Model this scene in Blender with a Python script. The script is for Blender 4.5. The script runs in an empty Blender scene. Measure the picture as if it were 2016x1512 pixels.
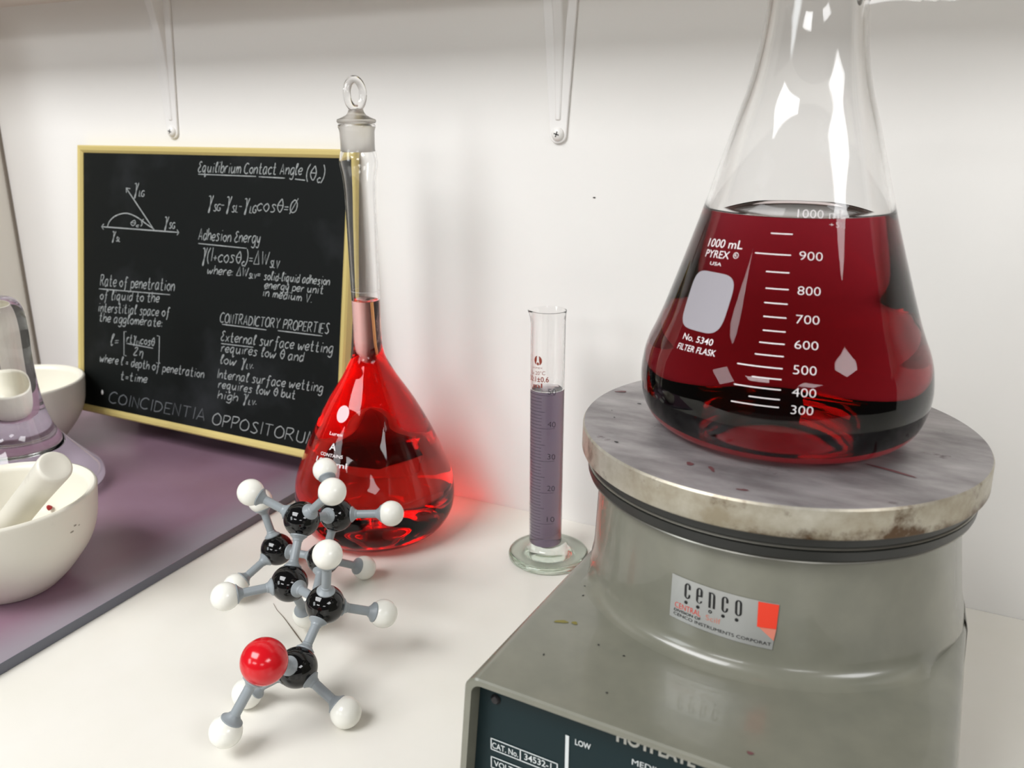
import bpy, bmesh, math, random
from mathutils import Vector, Matrix

# ------------------------------------------------------------------ camera, world, lights, exposure
S = bpy.context.scene
COL = S.collection
PI = math.pi
PITCH, YAW, CAM_H = math.radians(17.2), math.radians(26.75), 0.323
fwd = Vector((-math.sin(YAW) * math.cos(PITCH), math.cos(YAW) * math.cos(PITCH), -math.sin(PITCH)))
rgt = Vector((math.cos(YAW), math.sin(YAW), 0))
upv = rgt.cross(fwd)
cam_data = bpy.data.cameras.new('camera')
cam = bpy.data.objects.new('camera', cam_data)
COL.objects.link(cam)
cam.matrix_world = Matrix(((rgt.x, upv.x, -fwd.x, 0), (rgt.y, upv.y, -fwd.y, 0), (rgt.z, upv.z, -fwd.z, CAM_H), (0, 0, 0, 1)))
cam_data.sensor_width = 36.0
cam_data.lens = 1655.0 / 2016.0 * 36.0
cam_data.clip_start = 0.01
cam_data.dof.use_dof = True
cam_data.dof.focus_distance = 0.47
cam_data.dof.aperture_fstop = 15.0
S.camera = cam

S.view_settings.view_transform = 'Standard'
S.view_settings.look = 'None'
S.view_settings.gamma = 1.0
S.view_settings.exposure = 0.08
S.view_settings.use_curve_mapping = False
cy = S.cycles
cy.use_denoising = True
cy.max_bounces = 24
cy.transmission_bounces = 20
cy.glossy_bounces = 8
cy.diffuse_bounces = 5
cy.volume_bounces = 0
cy.transparent_max_bounces = 8
cy.caustics_reflective = True
cy.caustics_refractive = True
cy.blur_glossy = 0.6
cy.sample_clamp_indirect = 5.0

W = bpy.data.worlds.new('room_ambient')
S.world = W
W.use_nodes = True
bg = W.node_tree.nodes['Background']
bg.inputs[0].default_value = (1.0, 0.93, 0.85, 1)
bg.inputs[1].default_value = 0.08


def ceiling_lamp(name, x, y, power, col=(0.985, 0.99, 1.0), sx=1.2, sy=1.0):
    l = bpy.data.lights.new(name, 'AREA')
    l.shape = 'RECTANGLE'
    l.size, l.size_y = sx, sy
    l.energy = power
    l.color = col
    o = bpy.data.objects.new(name, l)
    o.location = (x, y, 1.65)
    COL.objects.link(o)
    return o


ceiling_lamp('ceiling_lamp', -1.00, -0.95, 56, sx=1.4)
ceiling_lamp('ceiling_lamp', -0.65, -3.50, 46)
ceiling_lamp('ceiling_lamp', 2.20, -0.70, 38)
ceiling_lamp('ceiling_lamp', 2.20, -3.40, 34)
wl = bpy.data.lights.new('window_daylight', 'AREA')            # daylight through the window of the room, front left
wl.shape = 'RECTANGLE'
wl.size, wl.size_y, wl.energy, wl.color = 0.75, 1.0, 16, (0.93, 0.98, 1.0)
wo = bpy.data.objects.new('window_daylight', wl)
COL.objects.link(wo)
wo.location = (-2.0, -2.2, 1.15)
wo.rotation_euler = (Vector((-0.05, 0.38, 1.0)) - wo.location).to_track_quat('-Z', 'Z').to_euler()


# ------------------------------------------------------------------ materials
def lin(c):
    return c / 12.92 if c <= 0.04045 else ((c + 0.055) / 1.055) ** 2.4


def rgb(r, g, b):
    return (lin(r / 255), lin(g / 255), lin(b / 255), 1)


def mat(name, col, rough=0.5, metal=0.0, spec=0.5, coat=0.0):
    m = bpy.data.materials.new(name)
    m.use_nodes = True
    b = m.node_tree.nodes['Principled BSDF']
    b.inputs['Base Color'].default_value = col
    b.inputs['Roughness'].default_value = rough
    b.inputs['Metallic'].default_value = metal
    b.inputs['Specular IOR Level'].default_value = spec
    b.inputs['Coat Weight'].default_value = coat
    return m


def N(m, typ, **kw):
    n = m.node_tree.nodes.new(typ)
    for k, v in kw.items():
        setattr(n, k, v)
    return n


def noise(m, scale, detail=4, rough=0.55, coord='Object', stretch=None):
    t = N(m, 'ShaderNodeTexCoord')
    n = N(m, 'ShaderNodeTexNoise')
    n.inputs['Scale'].default_value = scale
    n.inputs['Detail'].default_value = detail
    n.inputs['Roughness'].default_value = rough
    src = t.outputs[coord]
    if stretch:
        mp = N(m, 'ShaderNodeMapping')
        mp.inputs['Scale'].default_value = stretch
        m.node_tree.links.new(src, mp.inputs[0])
        src = mp.outputs[0]
    m.node_tree.links.new(src, n.inputs['Vector'])
    return n


def ramp(m, src, stops):
    r = N(m, 'ShaderNodeValToRGB')
    e = r.color_ramp.elements
    while len(e) < len(stops):
        e.new(0.5)
    for el, (p, c) in zip(e, stops):
        el.position = p
        el.color = c
    m.node_tree.links.new(src, r.inputs[0])
    return r


def mixc(m, fac, a, b):
    x = N(m, 'ShaderNodeMix', data_type='RGBA')
    for sock, v in ((x.inputs[0], fac), (x.inputs[6], a), (x.inputs[7], b)):
        if isinstance(v, (tuple, list)):
            sock.default_value = v
        elif isinstance(v, (float, int)):
            sock.default_value = v
        else:
            m.node_tree.links.new(v, sock)
    return x.outputs[2]


def bsdf(m):
    return m.node_tree.nodes['Principled BSDF']


def setcol(m, out):
    m.node_tree.links.new(out, bsdf(m).inputs['Base Color'])


def add_bump(m, src, strength, dist):
    b = N(m, 'ShaderNodeBump')
    b.inputs['Strength'].default_value = strength
    b.inputs['Distance'].default_value = dist
    m.node_tree.links.new(src, b.inputs['Height'])
    m.node_tree.links.new(b.outputs[0], bsdf(m).inputs['Normal'])


def glass(name, ior=1.47, rough=0.0, col=(1, 1, 1, 1)):
    m = bpy.data.materials.new(name)
    m.use_nodes = True
    nt = m.node_tree
    nt.nodes.remove(nt.nodes['Principled BSDF'])
    g = nt.nodes.new('ShaderNodeBsdfGlass')
    g.inputs['IOR'].default_value = ior
    g.inputs['Roughness'].default_value = rough
    g.inputs['Color'].default_value = col
    nt.links.new(g.outputs[0], nt.nodes['Material Output'].inputs['Surface'])
    return m


def liquid(name, sigma, ior=1.36):
    m = glass(name, ior)
    nt = m.node_tree
    d = max(sigma)
    v = nt.nodes.new('ShaderNodeVolumeAbsorption')
    v.inputs['Density'].default_value = d
    v.inputs['Color'].default_value = tuple(1 - s / d for s in sigma) + (1,)
    nt.links.new(v.outputs[0], nt.nodes['Material Output'].inputs['Volume'])
    return m


WALL = mat('white_wall_paint', rgb(232, 230, 226), 0.6, spec=0.25)
n_ = noise(WALL, 260, 3)
add_bump(WALL, n_.outputs[0], 0.08, 0.0006)
SIDEWALL = mat('cream_side_panel', rgb(230, 226, 216), 0.55, spec=0.25)
TABLE = mat('white_laminate', rgb(236, 232, 226), 0.28, spec=0.4)
n_ = noise(TABLE, 9, 4)
setcol(TABLE, mixc(TABLE, ramp(TABLE, n_.outputs[0], [(0.35, (0, 0, 0, 1)), (0.75, (1, 1, 1, 1))]).outputs[0], rgb(232, 229, 221), rgb(226, 223, 212)))
SHELFM = mat('white_shelf_laminate', rgb(215, 205, 195), 0.5)
TRIMM = mat('dark_corner_gap', rgb(128, 119, 108), 0.7)
NICK = mat('dark_mark', rgb(70, 66, 62), 0.8)
BRACKET = mat('white_painted_steel', rgb(232, 230, 227), 0.35)
SCREWM = mat('white_painted_screw', rgb(226, 224, 220), 0.3)
SLOT = mat('screw_recess', rgb(70, 68, 66), 0.5)

# slab: purple translucent glass, colour stops short of the edge
SLAB = mat('purple_slab', rgb(125, 97, 112), 0.3, spec=0.45)
tc = N(SLAB, 'ShaderNodeTexCoord')
sp = N(SLAB, 'ShaderNodeSeparateXYZ')
SLAB.node_tree.links.new(tc.outputs['Object'], sp.inputs[0])
n_ = noise(SLAB, 22, 5)
ad = N(SLAB, 'ShaderNodeMath', operation='MULTIPLY_ADD')
SLAB.node_tree.links.new(n_.outputs[0], ad.inputs[0])
ad.inputs[1].default_value = 0.022
SLAB.node_tree.links.new(sp.outputs[0], ad.inputs[2])
mr = N(SLAB, 'ShaderNodeMapRange')
mr.inputs['From Min'].default_value = -0.032
mr.inputs['From Max'].default_value = 0.004
SLAB.node_tree.links.new(ad.outputs[0], mr.inputs['Value'])
n2 = noise(SLAB, 14, 4)
base = mixc(SLAB, ramp(SLAB, n2.outputs[0], [(0.3, (0, 0, 0, 1)), (0.72, (1, 1, 1, 1))]).outputs[0], rgb(136, 106, 121), rgb(146, 118, 135))
setcol(SLAB, mixc(SLAB, mr.outputs[0], base, rgb(146, 138, 147)))
SLABEDGE = mat('slate_slab_edge', rgb(98, 100, 110), 0.25)

GOLD = mat('gold_painted_frame', rgb(205, 186, 118), 0.38, metal=0.15)
BLACKBOARD = mat('black_board', rgb(20, 22, 21), 0.55, spec=0.12)
n_ = noise(BLACKBOARD, 9, 5, 0.6)
setcol(BLACKBOARD, mixc(BLACKBOARD, ramp(BLACKBOARD, n_.outputs[0], [(0.52, (0, 0, 0, 1)), (0.8, (1, 1, 1, 1))]).outputs[0], rgb(14, 17, 16), rgb(42, 44, 46)))
CHALK = mat('white_chalk', rgb(170, 174, 174), 0.9, spec=0.1)
n_ = noise(CHALK, 900, 2)
setcol(CHALK, mixc(CHALK, n_.outputs[0], rgb(100, 104, 104), rgb(186, 190, 188)))
CHALKDIM = mat('smudged_chalk', rgb(112, 116, 118), 0.9, spec=0.1)
ADDEDPANEL = mat('added_panel_dark', rgb(34, 30, 28), 0.6)  # for the added panel behind the board, dark for the flask's refraction

CERAMIC = mat('cream_porcelain', rgb(222, 216, 200), 0.38, spec=0.45)
n_ = noise(CERAMIC, 45, 4)
setcol(CERAMIC, mixc(CERAMIC, ramp(CERAMIC, n_.outputs[0], [(0.68, (0, 0, 0, 1)), (0.8, (1, 1, 1, 1))]).outputs[0], rgb(220, 216, 203), rgb(204, 198, 184)))
CERAMIC_IN = mat('white_glaze', rgb(232, 228, 214), 0.3)
SCUFF = mat('grey_scuff', rgb(150, 143, 130), 0.7)
REDBIT = mat('red_pigment', rgb(150, 22, 28), 0.5)
GLASSM = glass('clear_glass', 1.47)
MULLERM = glass('thick_clear_glass', 1.5, col=(0.985, 0.99, 0.985, 1))
FROST = glass('ground_glass', 1.47, 0.38, col=(.93, .92, .90, 1))
REDLIQ = liquid('red_liquid', (0.2, 25.0, 27.5))
DARKLIQ = liquid('dark_red_liquid', (17.0, 51.0, 45.0))
GREYLIQ = liquid('purple_grey_liquid', (66.0, 74.0, 62.0))
PRINTW = mat('white_print', rgb(225, 220, 220), 0.6)
PATCH = mat('grey_marking_spot', rgb(152, 148, 154), 0.7)
PINKSPOT = mat('white_marking_spot', rgb(236, 196, 200), 0.6)
PRINTR = mat('rust_print', rgb(135, 52, 34), 0.6)
PRINTB = mat('dark_print', rgb(40, 38, 46), 0.6)

BLACKPL = mat('black_plastic', rgb(10, 10, 11), 0.07, spec=0.5)
WHITEPL = mat('white_plastic', rgb(236, 235, 226), 0.22, spec=0.5)
REDPL = mat('red_plastic', rgb(205, 18, 30), 0.16, spec=0.5)
GREYPL = mat('grey_plastic', rgb(141, 148, 152), 0.38)

# hot plate
ENAMEL = mat('grey_green_enamel', rgb(132, 132, 118), 0.25, spec=0.5, coat=0.3)
n_ = noise(ENAMEL, 60, 3)
setcol(ENAMEL, mixc(ENAMEL, ramp(ENAMEL, n_.outputs[0], [(0.3, (0, 0, 0, 1)), (0.75, (1, 1, 1, 1))]).outputs[0], rgb(112, 112, 100), rgb(121, 120, 107)))
ENSPOT = mat('yellow_stain', rgb(120, 112, 52), 0.5)
REDSPOT = mat('dried_red_drop', rgb(104, 66, 68), 0.5)
BLACKSPOT = mat('black_chip', rgb(24, 22, 22), 0.5)
BLACKRING = mat('black_ring_enamel', rgb(27, 28, 26), 0.35)
BRIGHTRIM = mat('bright_metal_edge', rgb(150, 148, 140), 0.3, metal=0.8)
PLATETOP = mat('worn_aluminium_top', rgb(150, 146, 146), 0.42, metal=0.55)
a1 = noise(PLATETOP, 24, 6, 0.6, stretch=(1, 2.6, 1))
a2 = noise(PLATETOP, 70, 4, 0.6)
c1 = mixc(PLATETOP, ramp(PLATETOP, a1.outputs[0], [(0.3, (0, 0, 0, 1)), (0.7, (1, 1, 1, 1))]).outputs[0], rgb(122, 117, 118), rgb(184, 180, 180))
setcol(PLATETOP, mixc(PLATETOP, ramp(PLATETOP, a2.outputs[0], [(0.66, (0, 0, 0, 1)), (0.74, (1, 1, 1, 1))]).outputs[0], c1, rgb(96, 84, 86)))
PLATESIDE = mat('stained_aluminium_rim', rgb(170, 165, 150), 0.4, metal=0.6)
a1 = noise(PLATESIDE, 30, 6, 0.62)
c1 = mixc(PLATESIDE, ramp(PLATESIDE, a1.outputs[0], [(0.35, (0, 0, 0, 1)), (0.62, (1, 1, 1, 1))]).outputs[0], rgb(150, 140, 120), rgb(196, 192, 180))
a2 = noise(PLATESIDE, 42, 8, 0.7)
tc = N(PLATESIDE, 'ShaderNodeTexCoord')
sp = N(PLATESIDE, 'ShaderNodeSeparateXYZ')
PLATESIDE.node_tree.links.new(tc.outputs['Object'], sp.inputs[0])
mz = N(PLATESIDE, 'ShaderNodeMapRange')
mz.inputs['From Min'].default_value, mz.inputs['From Max'].default_value = .1835, .1772
PLATESIDE.node_tree.links.new(sp.outputs[2], mz.inputs['Value'])
mx = N(PLATESIDE, 'ShaderNodeMapRange')
mx.inputs['From Min'].default_value, mx.inputs['From Max'].default_value = -.02, .03
PLATESIDE.node_tree.links.new(sp.outputs[0], mx.inputs['Value'])
mu_ = N(PLATESIDE, 'ShaderNodeMath', operation='MULTIPLY')
PLATESIDE.node_tree.links.new(mz.outputs[0], mu_.inputs[0])
PLATESIDE.node_tree.links.new(mx.outputs[0], mu_.inputs[1])
ma = N(PLATESIDE, 'ShaderNodeMath', operation='MULTIPLY_ADD')
PLATESIDE.node_tree.links.new(mu_.outputs[0], ma.inputs[0])
ma.inputs[1].default_value = 0.2
PLATESIDE.node_tree.links.new(a2.outputs[0], ma.inputs[2])
setcol(PLATESIDE, mixc(PLATESIDE, ramp(PLATESIDE, ma.outputs[0], [(0.57, (0, 0, 0, 1)), (0.72, (1, 1, 1, 1))]).outputs[0], c1, rgb(84, 62, 40)))
STICKER = mat('silver_foil_sticker', rgb(176, 177, 174), 0.34, metal=0.55)
ORANGE = mat('orange_red_ink', rgb(226, 60, 36), 0.5)
ORANGEDIM = mat('faded_orange_ink', rgb(206, 124, 104), 0.5)
INK = mat('black_ink', rgb(22, 22, 22), 0.5)
PANEL = mat('dark_teal_panel', rgb(11, 34, 38), 0.45, spec=0.2)
PANELW = mat('white_panel_ink', rgb(205, 210, 210), 0.5)
PANELG = mat('silver_panel_ink', rgb(176, 176, 168), 0.4)
HAIR = mat('brown_hair', rgb(96, 84, 70), 0.6)


# ------------------------------------------------------------------ object helpers
def tag(o, label, cat=None, group=None, kind=None):
    if label:
        o['label'] = label
    if cat:
        o['category'] = cat
    if group:
        o['group'] = group
    if kind:
        o['kind'] = kind
    return o


def thing(name, label, cat, loc=(0, 0, 0), rotz=0.0, group=None):
    o = bpy.data.objects.new(name, None)
    o.empty_display_size = 0.02
    COL.objects.link(o)
    o.location = loc
    o.rotation_euler = (0, 0, rotz)
    return tag(o, label, cat, group)


def mesh(name, verts, faces, materials, parent=None, smooth=True, fm=None, label=None, auto=40, recalc=True, loc=(0, 0, 0)):
    me = bpy.data.meshes.new(name)
    me.from_pydata([tuple(v) for v in verts], [], faces)
    if not isinstance(materials, (list, tuple)):
        materials = [materials]
    for m in materials:
        me.materials.append(m)
    if fm:
        for p, i in zip(me.polygons, fm):
            p.material_index = i
    me.update()
    if recalc:
        bm = bmesh.new()
        bm.from_mesh(me)
        bmesh.ops.recalc_face_normals(bm, faces=bm.faces)
        bm.to_mesh(me)
        bm.free()
    if smooth:
        me.polygons.foreach_set('use_smooth', [True] * len(me.polygons))
        if auto:
            me.set_sharp_from_angle(angle=math.radians(auto))
    o = bpy.data.objects.new(name, me)
    COL.objects.link(o)
    o.location = loc
    if parent:
        o.parent = parent
    if label:
        o['label'] = label
    return o


class MB:
    """gathers verts / faces / material indices of ONE mesh"""

    def __init__(s):
        s.v, s.f, s.m = [], [], []

    def add(s, verts, faces, mi=0):
        b = len(s.v)
        s.v += [tuple(v) for v in verts]
        s.f += [tuple(i + b for i in f) for f in faces]
        s.m += [mi] * len(faces)
        return s

    def box(s, lo, hi, mi=0):
        x0, y0, z0 = lo
        x1, y1, z1 = hi
        v = [(x0, y0, z0), (x1, y0, z0), (x1, y1, z0), (x0, y1, z0), (x0, y0, z1), (x1, y0, z1), (x1, y1, z1), (x0, y1, z1)]
        return s.add(v, [(0, 3, 2, 1), (4, 5, 6, 7), (0, 1, 5, 4), (1, 2, 6, 5), (2, 3, 7, 6), (3, 0, 4, 7)], mi)

    def lathe(s, prof, seg=96, mi=0, closed=False, c=(0, 0), mat_of=None):
        """prof: (r, z) list; r==0 gives a pole. closed joins last to first."""
        vs, rings = [], []
        for r, z in prof:
            if r < 1e-7:
                rings.append([len(vs)])
                vs.append((c[0], c[1], z))
            else:
                rings.append(list(range(len(vs), len(vs) + seg)))
                vs += [(c[0] + r * math.cos(2 * PI * k / seg), c[1] + r * math.sin(2 * PI * k / seg), z) for k in range(seg)]
        fs, ms = [], []
        pairs = list(zip(range(len(rings) - 1), range(1, len(rings))))
        if closed:
            pairs.append((len(rings) - 1, 0))
        for i, j in pairs:
            a, b = rings[i], rings[j]
            m_ = mat_of(i) if mat_of else mi
            if len(a) == 1 and len(b) == 1:
                continue
            for k in range(seg):
                k2 = (k + 1) % seg
                if len(a) == 1:
                    fs.append((a[0], b[k2], b[k]))
                elif len(b) == 1:
                    fs.append((a[k], a[k2], b[0]))
                else:
                    fs.append((a[k], a[k2], b[k2], b[k]))
                ms.append(m_)
        b0 = len(s.v)
        s.v += vs
        s.f += [tuple(i + b0 for i in f) for f in fs]
        s.m += ms
        return s

    def tube(s, pts, rad, seg=12, mi=0, cap=True):
        pts = [Vector(p) for p in pts]
        rr = rad if isinstance(rad, (list, tuple)) else [rad] * len(pts)
        up = None
        vs = []
        for i, p in enumerate(pts):
            d = (pts[min(i + 1, len(pts) - 1)] - pts[max(i - 1, 0)]).normalized()
            if up is None:
                a = Vector((0, 0, 1)) if abs(d.z) < 0.9 else Vector((1, 0, 0))
                up = (a - d * a.dot(d)).normalized()
            else:
                up = (up - d * up.dot(d)).normalized()
            sd = d.cross(up)
            vs += [p + (up * math.cos(2 * PI * k / seg) + sd * math.sin(2 * PI * k / seg)) * rr[i] for k in range(seg)]
        fs = []
        for i in range(len(pts) - 1):
            for k in range(seg):
                k2 = (k + 1) % seg
                fs.append((i * seg + k, i * seg + k2, (i + 1) * seg + k2, (i + 1) * seg + k))
        if cap:
            fs.append(tuple(range(seg - 1, -1, -1)))
            fs.append(tuple(range((len(pts) - 1) * seg, len(pts) * seg)))
        return s.add(vs, fs, mi)

    def obj(s, name, materials, parent=None, **kw):
        return mesh(name, s.v, s.f, materials, parent, fm=s.m, **kw)


def bevel(o, w, seg=2, angle=35):
    b = o.modifiers.new('bevel', 'BEVEL')
    b.width = w
    b.segments = seg
    b.limit_method = 'ANGLE'
    b.angle_limit = math.radians(angle)
    return o


def smooth_profile(pts, sub=6):
    """Catmull-Rom through (r, z) points"""
    out = []
    n = len(pts)
    for i in range(n - 1):
        p0, p1, p2, p3 = pts[max(i - 1, 0)], pts[i], pts[i + 1], pts[min(i + 2, n - 1)]
        for k in range(sub):
            t = k / sub
            out.append(tuple(0.5 * (2 * p1[a] + (p2[a] - p0[a]) * t + (2 * p0[a] - 5 * p1[a] + 4 * p2[a] - p3[a]) * t * t + (3 * p1[a] - p0[a] - 3 * p2[a] + p3[a]) * t ** 3) for a in range(len(p1))))
    out.append(tuple(pts[-1]))
    return out


def r_at(prof, z):
    for (r0, z0), (r1, z1) in zip(prof, prof[1:]):
        if min(z0, z1) <= z <= max(z0, z1) and abs(z1 - z0) > 1e-9:
            return r0 + (r1 - r0) * (z - z0) / (z1 - z0)
    return prof[-1][0]


def split_profile(prof, z):
    """part of an ascending profile below z, and above z (both include the cut point)"""
    lo = [p for p in prof if p[1] < z - 1e-6]
    hi = [p for p in prof if p[1] > z + 1e-6]
    c = (r_at(prof, z), z)
    return lo + [c], [c] + hi


def offset_in(prof, t):
    """offset an outer profile inwards by t"""
    out = []
    for i, (r, z) in enumerate(prof):
        a, b = prof[max(i - 1, 0)], prof[min(i + 1, len(prof) - 1)]
        dr, dz = b[0] - a[0], b[1] - a[1]
        L = math.hypot(dr, dz) or 1
        out.append((max(r - t * dz / L, 0.0005), z + t * dr / L))
    return out


_font_cache = {}


def font_mesh(body, bold=0.0):
    """flat outline of a line of text: verts (x, y), faces, with cap height 1"""
    key = (body, bold)
    if key in _font_cache:
        return _font_cache[key]
    cu = bpy.data.curves.new('text', 'FONT')
    cu.body = body
    cu.size = 1.0
    cu.offset = bold
    cu.resolution_u = 3
    o = bpy.data.objects.new('text', cu)
    COL.objects.link(o)
    dg = bpy.context.evaluated_depsgraph_get()
    me = o.evaluated_get(dg).to_mesh()
    vs = [(v.co.x, v.co.y) for v in me.vertices]
    fs = [tuple(p.vertices) for p in me.polygons]
    o.evaluated_get(dg).to_mesh_clear()
    bpy.data.objects.remove(o)
    bpy.data.curves.remove(cu)
    _font_cache[key] = (vs, fs)
    return vs, fs


CAP = max(v[1] for v in font_mesh('H')[0])


def text_flat(mb, body, x0, y0, x1, y1, h, place, mi=0, bold=-0.012):
    """set text so that its ink runs from (x0,y0) to (x1,y1) with cap height h; place(u, v) -> 3D"""
    vs, fs = font_mesh(body, bold)
    a, b = min(v[0] for v in vs), max(v[0] for v in vs)
    out = []
    for x, y in vs:
        t = (x - a) / (b - a)
        out.append(place(x0 + (x1 - x0) * t, y0 + (y1 - y0) * t + y / CAP * h))
    mb.add(out, fs, mi)


# ------------------------------------------------------------------ setting
WY = 0.603
wall = MB().box((-1.6, WY, -0.75), (1.2, WY + 0.1, 1.65)).obj('wall_back', WALL, smooth=False)
tag(wall, 'plain white painted back wall behind the bench', None, None, 'structure')
lw = MB().box((-1.03, 0.44, -0.75), (-0.9295, WY, 1.65)).obj('wall_left', SIDEWALL, smooth=False)
tag(lw, 'cream side wall panel at the far left', None, None, 'structure')
tr = MB().box((-0.9295, WY - 0.003, 0.0), (-0.9272, WY, 0.437)).obj('trim_1', TRIMM, smooth=False)
tag(tr, 'thin dark gap line in the left wall corner', None, None, 'structure')
fl = MB().box((-1.6, -4.2, -0.80), (3.2, WY, -0.75)).obj('floor', mat('grey_floor', rgb(120, 116, 110), 0.6), smooth=False)
tag(fl, None, None, None, 'structure')
nk = MB().lathe([(0, 0.0006), (0.0010, 0.0005), (0.0012, 0)], 10).obj('nick', NICK, wall)
nk.location = (-0.2348, WY, 0.2701)
nk.rotation_euler = (PI / 2, 0, 0)
nk.scale = (1, 0.45, 1)

wt = thing('worktop', 'white laminate worktop carrying all the glassware', 'worktop', (0, 0, 0))
MB().box((-0.929, -0.3, -0.03), (1.1, WY - 0.0003, 0)).obj('top', TABLE, wt, smooth=False)
MB().box((-0.929, -0.22, -0.75), (-0.909, WY - 0.0003, -0.03)).obj('support_panel', TABLE, wt, smooth=False)
MB().box((1.06, -0.22, -0.75), (1.08, WY - 0.0003, -0.03)).obj('support_panel', TABLE, wt, smooth=False)

sh = MB().box((-0.929, WY - 0.096, 0.437), (1.1, WY, 0.457)).obj('wall_shelf', SHELFM, smooth=False)
tag(sh, 'white shelf fixed to the wall above the bench by brackets', 'shelf')


def bracket(x, z, label):
    """pressed steel bracket: tapered wall leg, arm under the shelf, hollow brace rib, screw"""
    r = thing('shelf_bracket', label, 'bracket', (x, WY, z), 0, 'white brackets under the wall shelf')
    top = 0.437 - z
    # wall leg, tapered with rounded foot
    out = []
    w0, w1 = 0.0068, 0.0158
    for k in range(13):
        a = PI + PI * k / 12
        out.append((w0 * math.cos(a), -0.0006 + 0.0062 * math.sin(a)))
    out += [(w1, top), (-w1, top)]
    n = len(out)
    vs = [(px, -0.0022, pz) for px, pz in out] + [(px, 0, pz) for px, pz in out]
    fs = [tuple(range(n)), tuple(range(2 * n - 1, n - 1, -1))] + [(i, n + i, n + (i + 1) % n, (i + 1) % n) for i in range(n)]
    bevel(mesh('wall_leg', vs, fs, BRACKET, r), 0.0007)
    b = MB()
    vs = []
    for yy, hw in ((0, w1), (-0.088, 0.009)):
        vs += [(-hw, yy, top - 0.0022), (hw, yy, top - 0.0022), (hw, yy, top), (-hw, yy, top)]
    b.add(vs, [(0, 1, 2, 3), (7, 6, 5, 4), (0, 4, 5, 1), (1, 5, 6, 2), (2, 6, 7, 3), (3, 7, 4, 0)])
    bevel(b.obj('shelf_arm', BRACKET, r), 0.0006)
    # pressed centre rib that deepens into a brace at the corner
    b = MB()
    rows = []
    for i in range(17):
        t = i / 16
        zz = 0.010 + (top - 0.002 - 0.010) * t
        dep = 0.0016 + 0.012 * max(0, (t - 0.30) / 0.70) ** 2.0
        hw = 0.0028 + 0.0046 * t
        rows.append([(-hw, -0.0015, zz), (-hw * 0.62, -0.0015 - dep, zz), (hw * 0.62, -0.0015 - dep, zz), (hw, -0.0015, zz)])
    vs = [p for q in rows for p in q]
    fs = []
    for i in range(16):
        for k in range(4):
            fs.append((i * 4 + k, i * 4 + (k + 1) % 4, i * 4 + 4 + (k + 1) % 4, i * 4 + 4 + k))
    fs += [(0, 1, 2, 3), (67, 66, 65, 64)]
    b.add(vs, fs)
    bevel(b.obj('brace', BRACKET, r), 0.0012)
    sc = MB().lathe([(0, 0.0030), (0.0022, 0.0029), (0.0040, 0.0021), (0.0050, 0.0008), (0.0051, 0)], 28).obj('screw', SCREWM, r)
    sc.location = (0, -0.0022, 0)
    sc.rotation_euler = (PI / 2, 0.3, 0)
    q = MB()
    for a in (0, PI / 2):
        c_, s_ = math.cos(a), math.sin(a)
        hl, hw = 0.0021, 0.00042
        pts = [(-hl, -hw), (hl, -hw), (hl, hw), (-hl, hw)]
        pts = [(x_ * c_ - y_ * s_, x_ * s_ + y_ * c_) for x_, y_ in pts]
        vs = [(x_, y_, 0.0026) for x_, y_ in pts] + [(x_, y_, 0.00312) for x_, y_ in pts]
        q.add(vs, [(3, 2, 1, 0), (4, 5, 6, 7), (0, 1, 5, 4), (1, 2, 6, 5), (2, 3, 7, 6), (3, 0, 4, 7)])
    q.obj('cross_slot', SLOT, sc, smooth=False)


bracket(-0.2645, 0.3155, 'white steel shelf bracket with screw above the graduated cylinder')
bracket(-0.6655, 0.3160, 'white steel shelf bracket with screw above the chalkboard')

# ------------------------------------------------------------------ purple slab
ang = 0.0257
sl = thing('glass_slab', 'purple tinted slab with grey edge under the mortars and muller', 'slab', (-0.4816, 0.40, 0.0), ang)
b = MB()
ca_, sa_ = math.cos(ang), math.sin(ang)
yb = lambda x: (0.2015 - x * sa_) / ca_                      # back edge runs along the wall
q = [(-0.436, -0.28), (0, -0.28), (0, yb(0)), (-0.436, yb(-0.436))]
b.add([(x, y, 0) for x, y in q] + [(x, y, 0.0075) for x, y in q], [(0, 3, 2, 1), (4, 5, 6, 7), (0, 1, 5, 4), (1, 2, 6, 5), (2, 3, 7, 6), (3, 0, 4, 7)])
o = b.obj('slab_body', [SLAB, SLABEDGE], sl, smooth=False)
for p in o.data.polygons:
    p.material_index = 0 if p.normal.z > 0.5 else 1
bevel(o, 0.0005, 2)

# ------------------------------------------------------------------ chalkboard
LEAN = math.radians(9.4727)
cb = thing('chalkboard', 'framed black chalkboard with handwritten formulas leaning on the wall', 'chalkboard', (-0.793, 0.547, 0.033))
cb.rotation_euler = (-LEAN, 0, 0)          # local x right, local z up the board, local y into the wall
BW, BH, BT, FW = 0.346, 0.2734, 0.0095, 0.0072
MB().box((FW - 0.002, 0.0030, FW - 0.002), (BW - FW + 0.002, BT, BH - FW + 0.002)).obj('writing_surface', BLACKBOARD, cb, smooth=False)


def rail(name, a, b_, inward):
    a, b_, inward = Vector(a), Vector(b_), Vector(inward)
    d = (b_ - a).normalized()
    prof = [(0, BT), (0, 0.0014), (0.0016, 0.0), (0.0048, 0.0004), (FW, 0.0024), (FW, BT)]   # (inset, depth)
    n = len(prof)
    vs = []
    for base_, sgn in ((a, 1), (b_, -1)):
        for ins, dep in prof:
            p = base_ + inward * ins + d * (ins * sgn)
            vs.append((p.x, dep, p.z))
    fs = [tuple(range(n)), tuple(range(2 * n - 1, n - 1, -1))] + [(i, n + i, n + (i + 1) % n, (i + 1) % n) for i in range(n)]
    return mesh(name, vs, fs, GOLD, cb, smooth=False)


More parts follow.
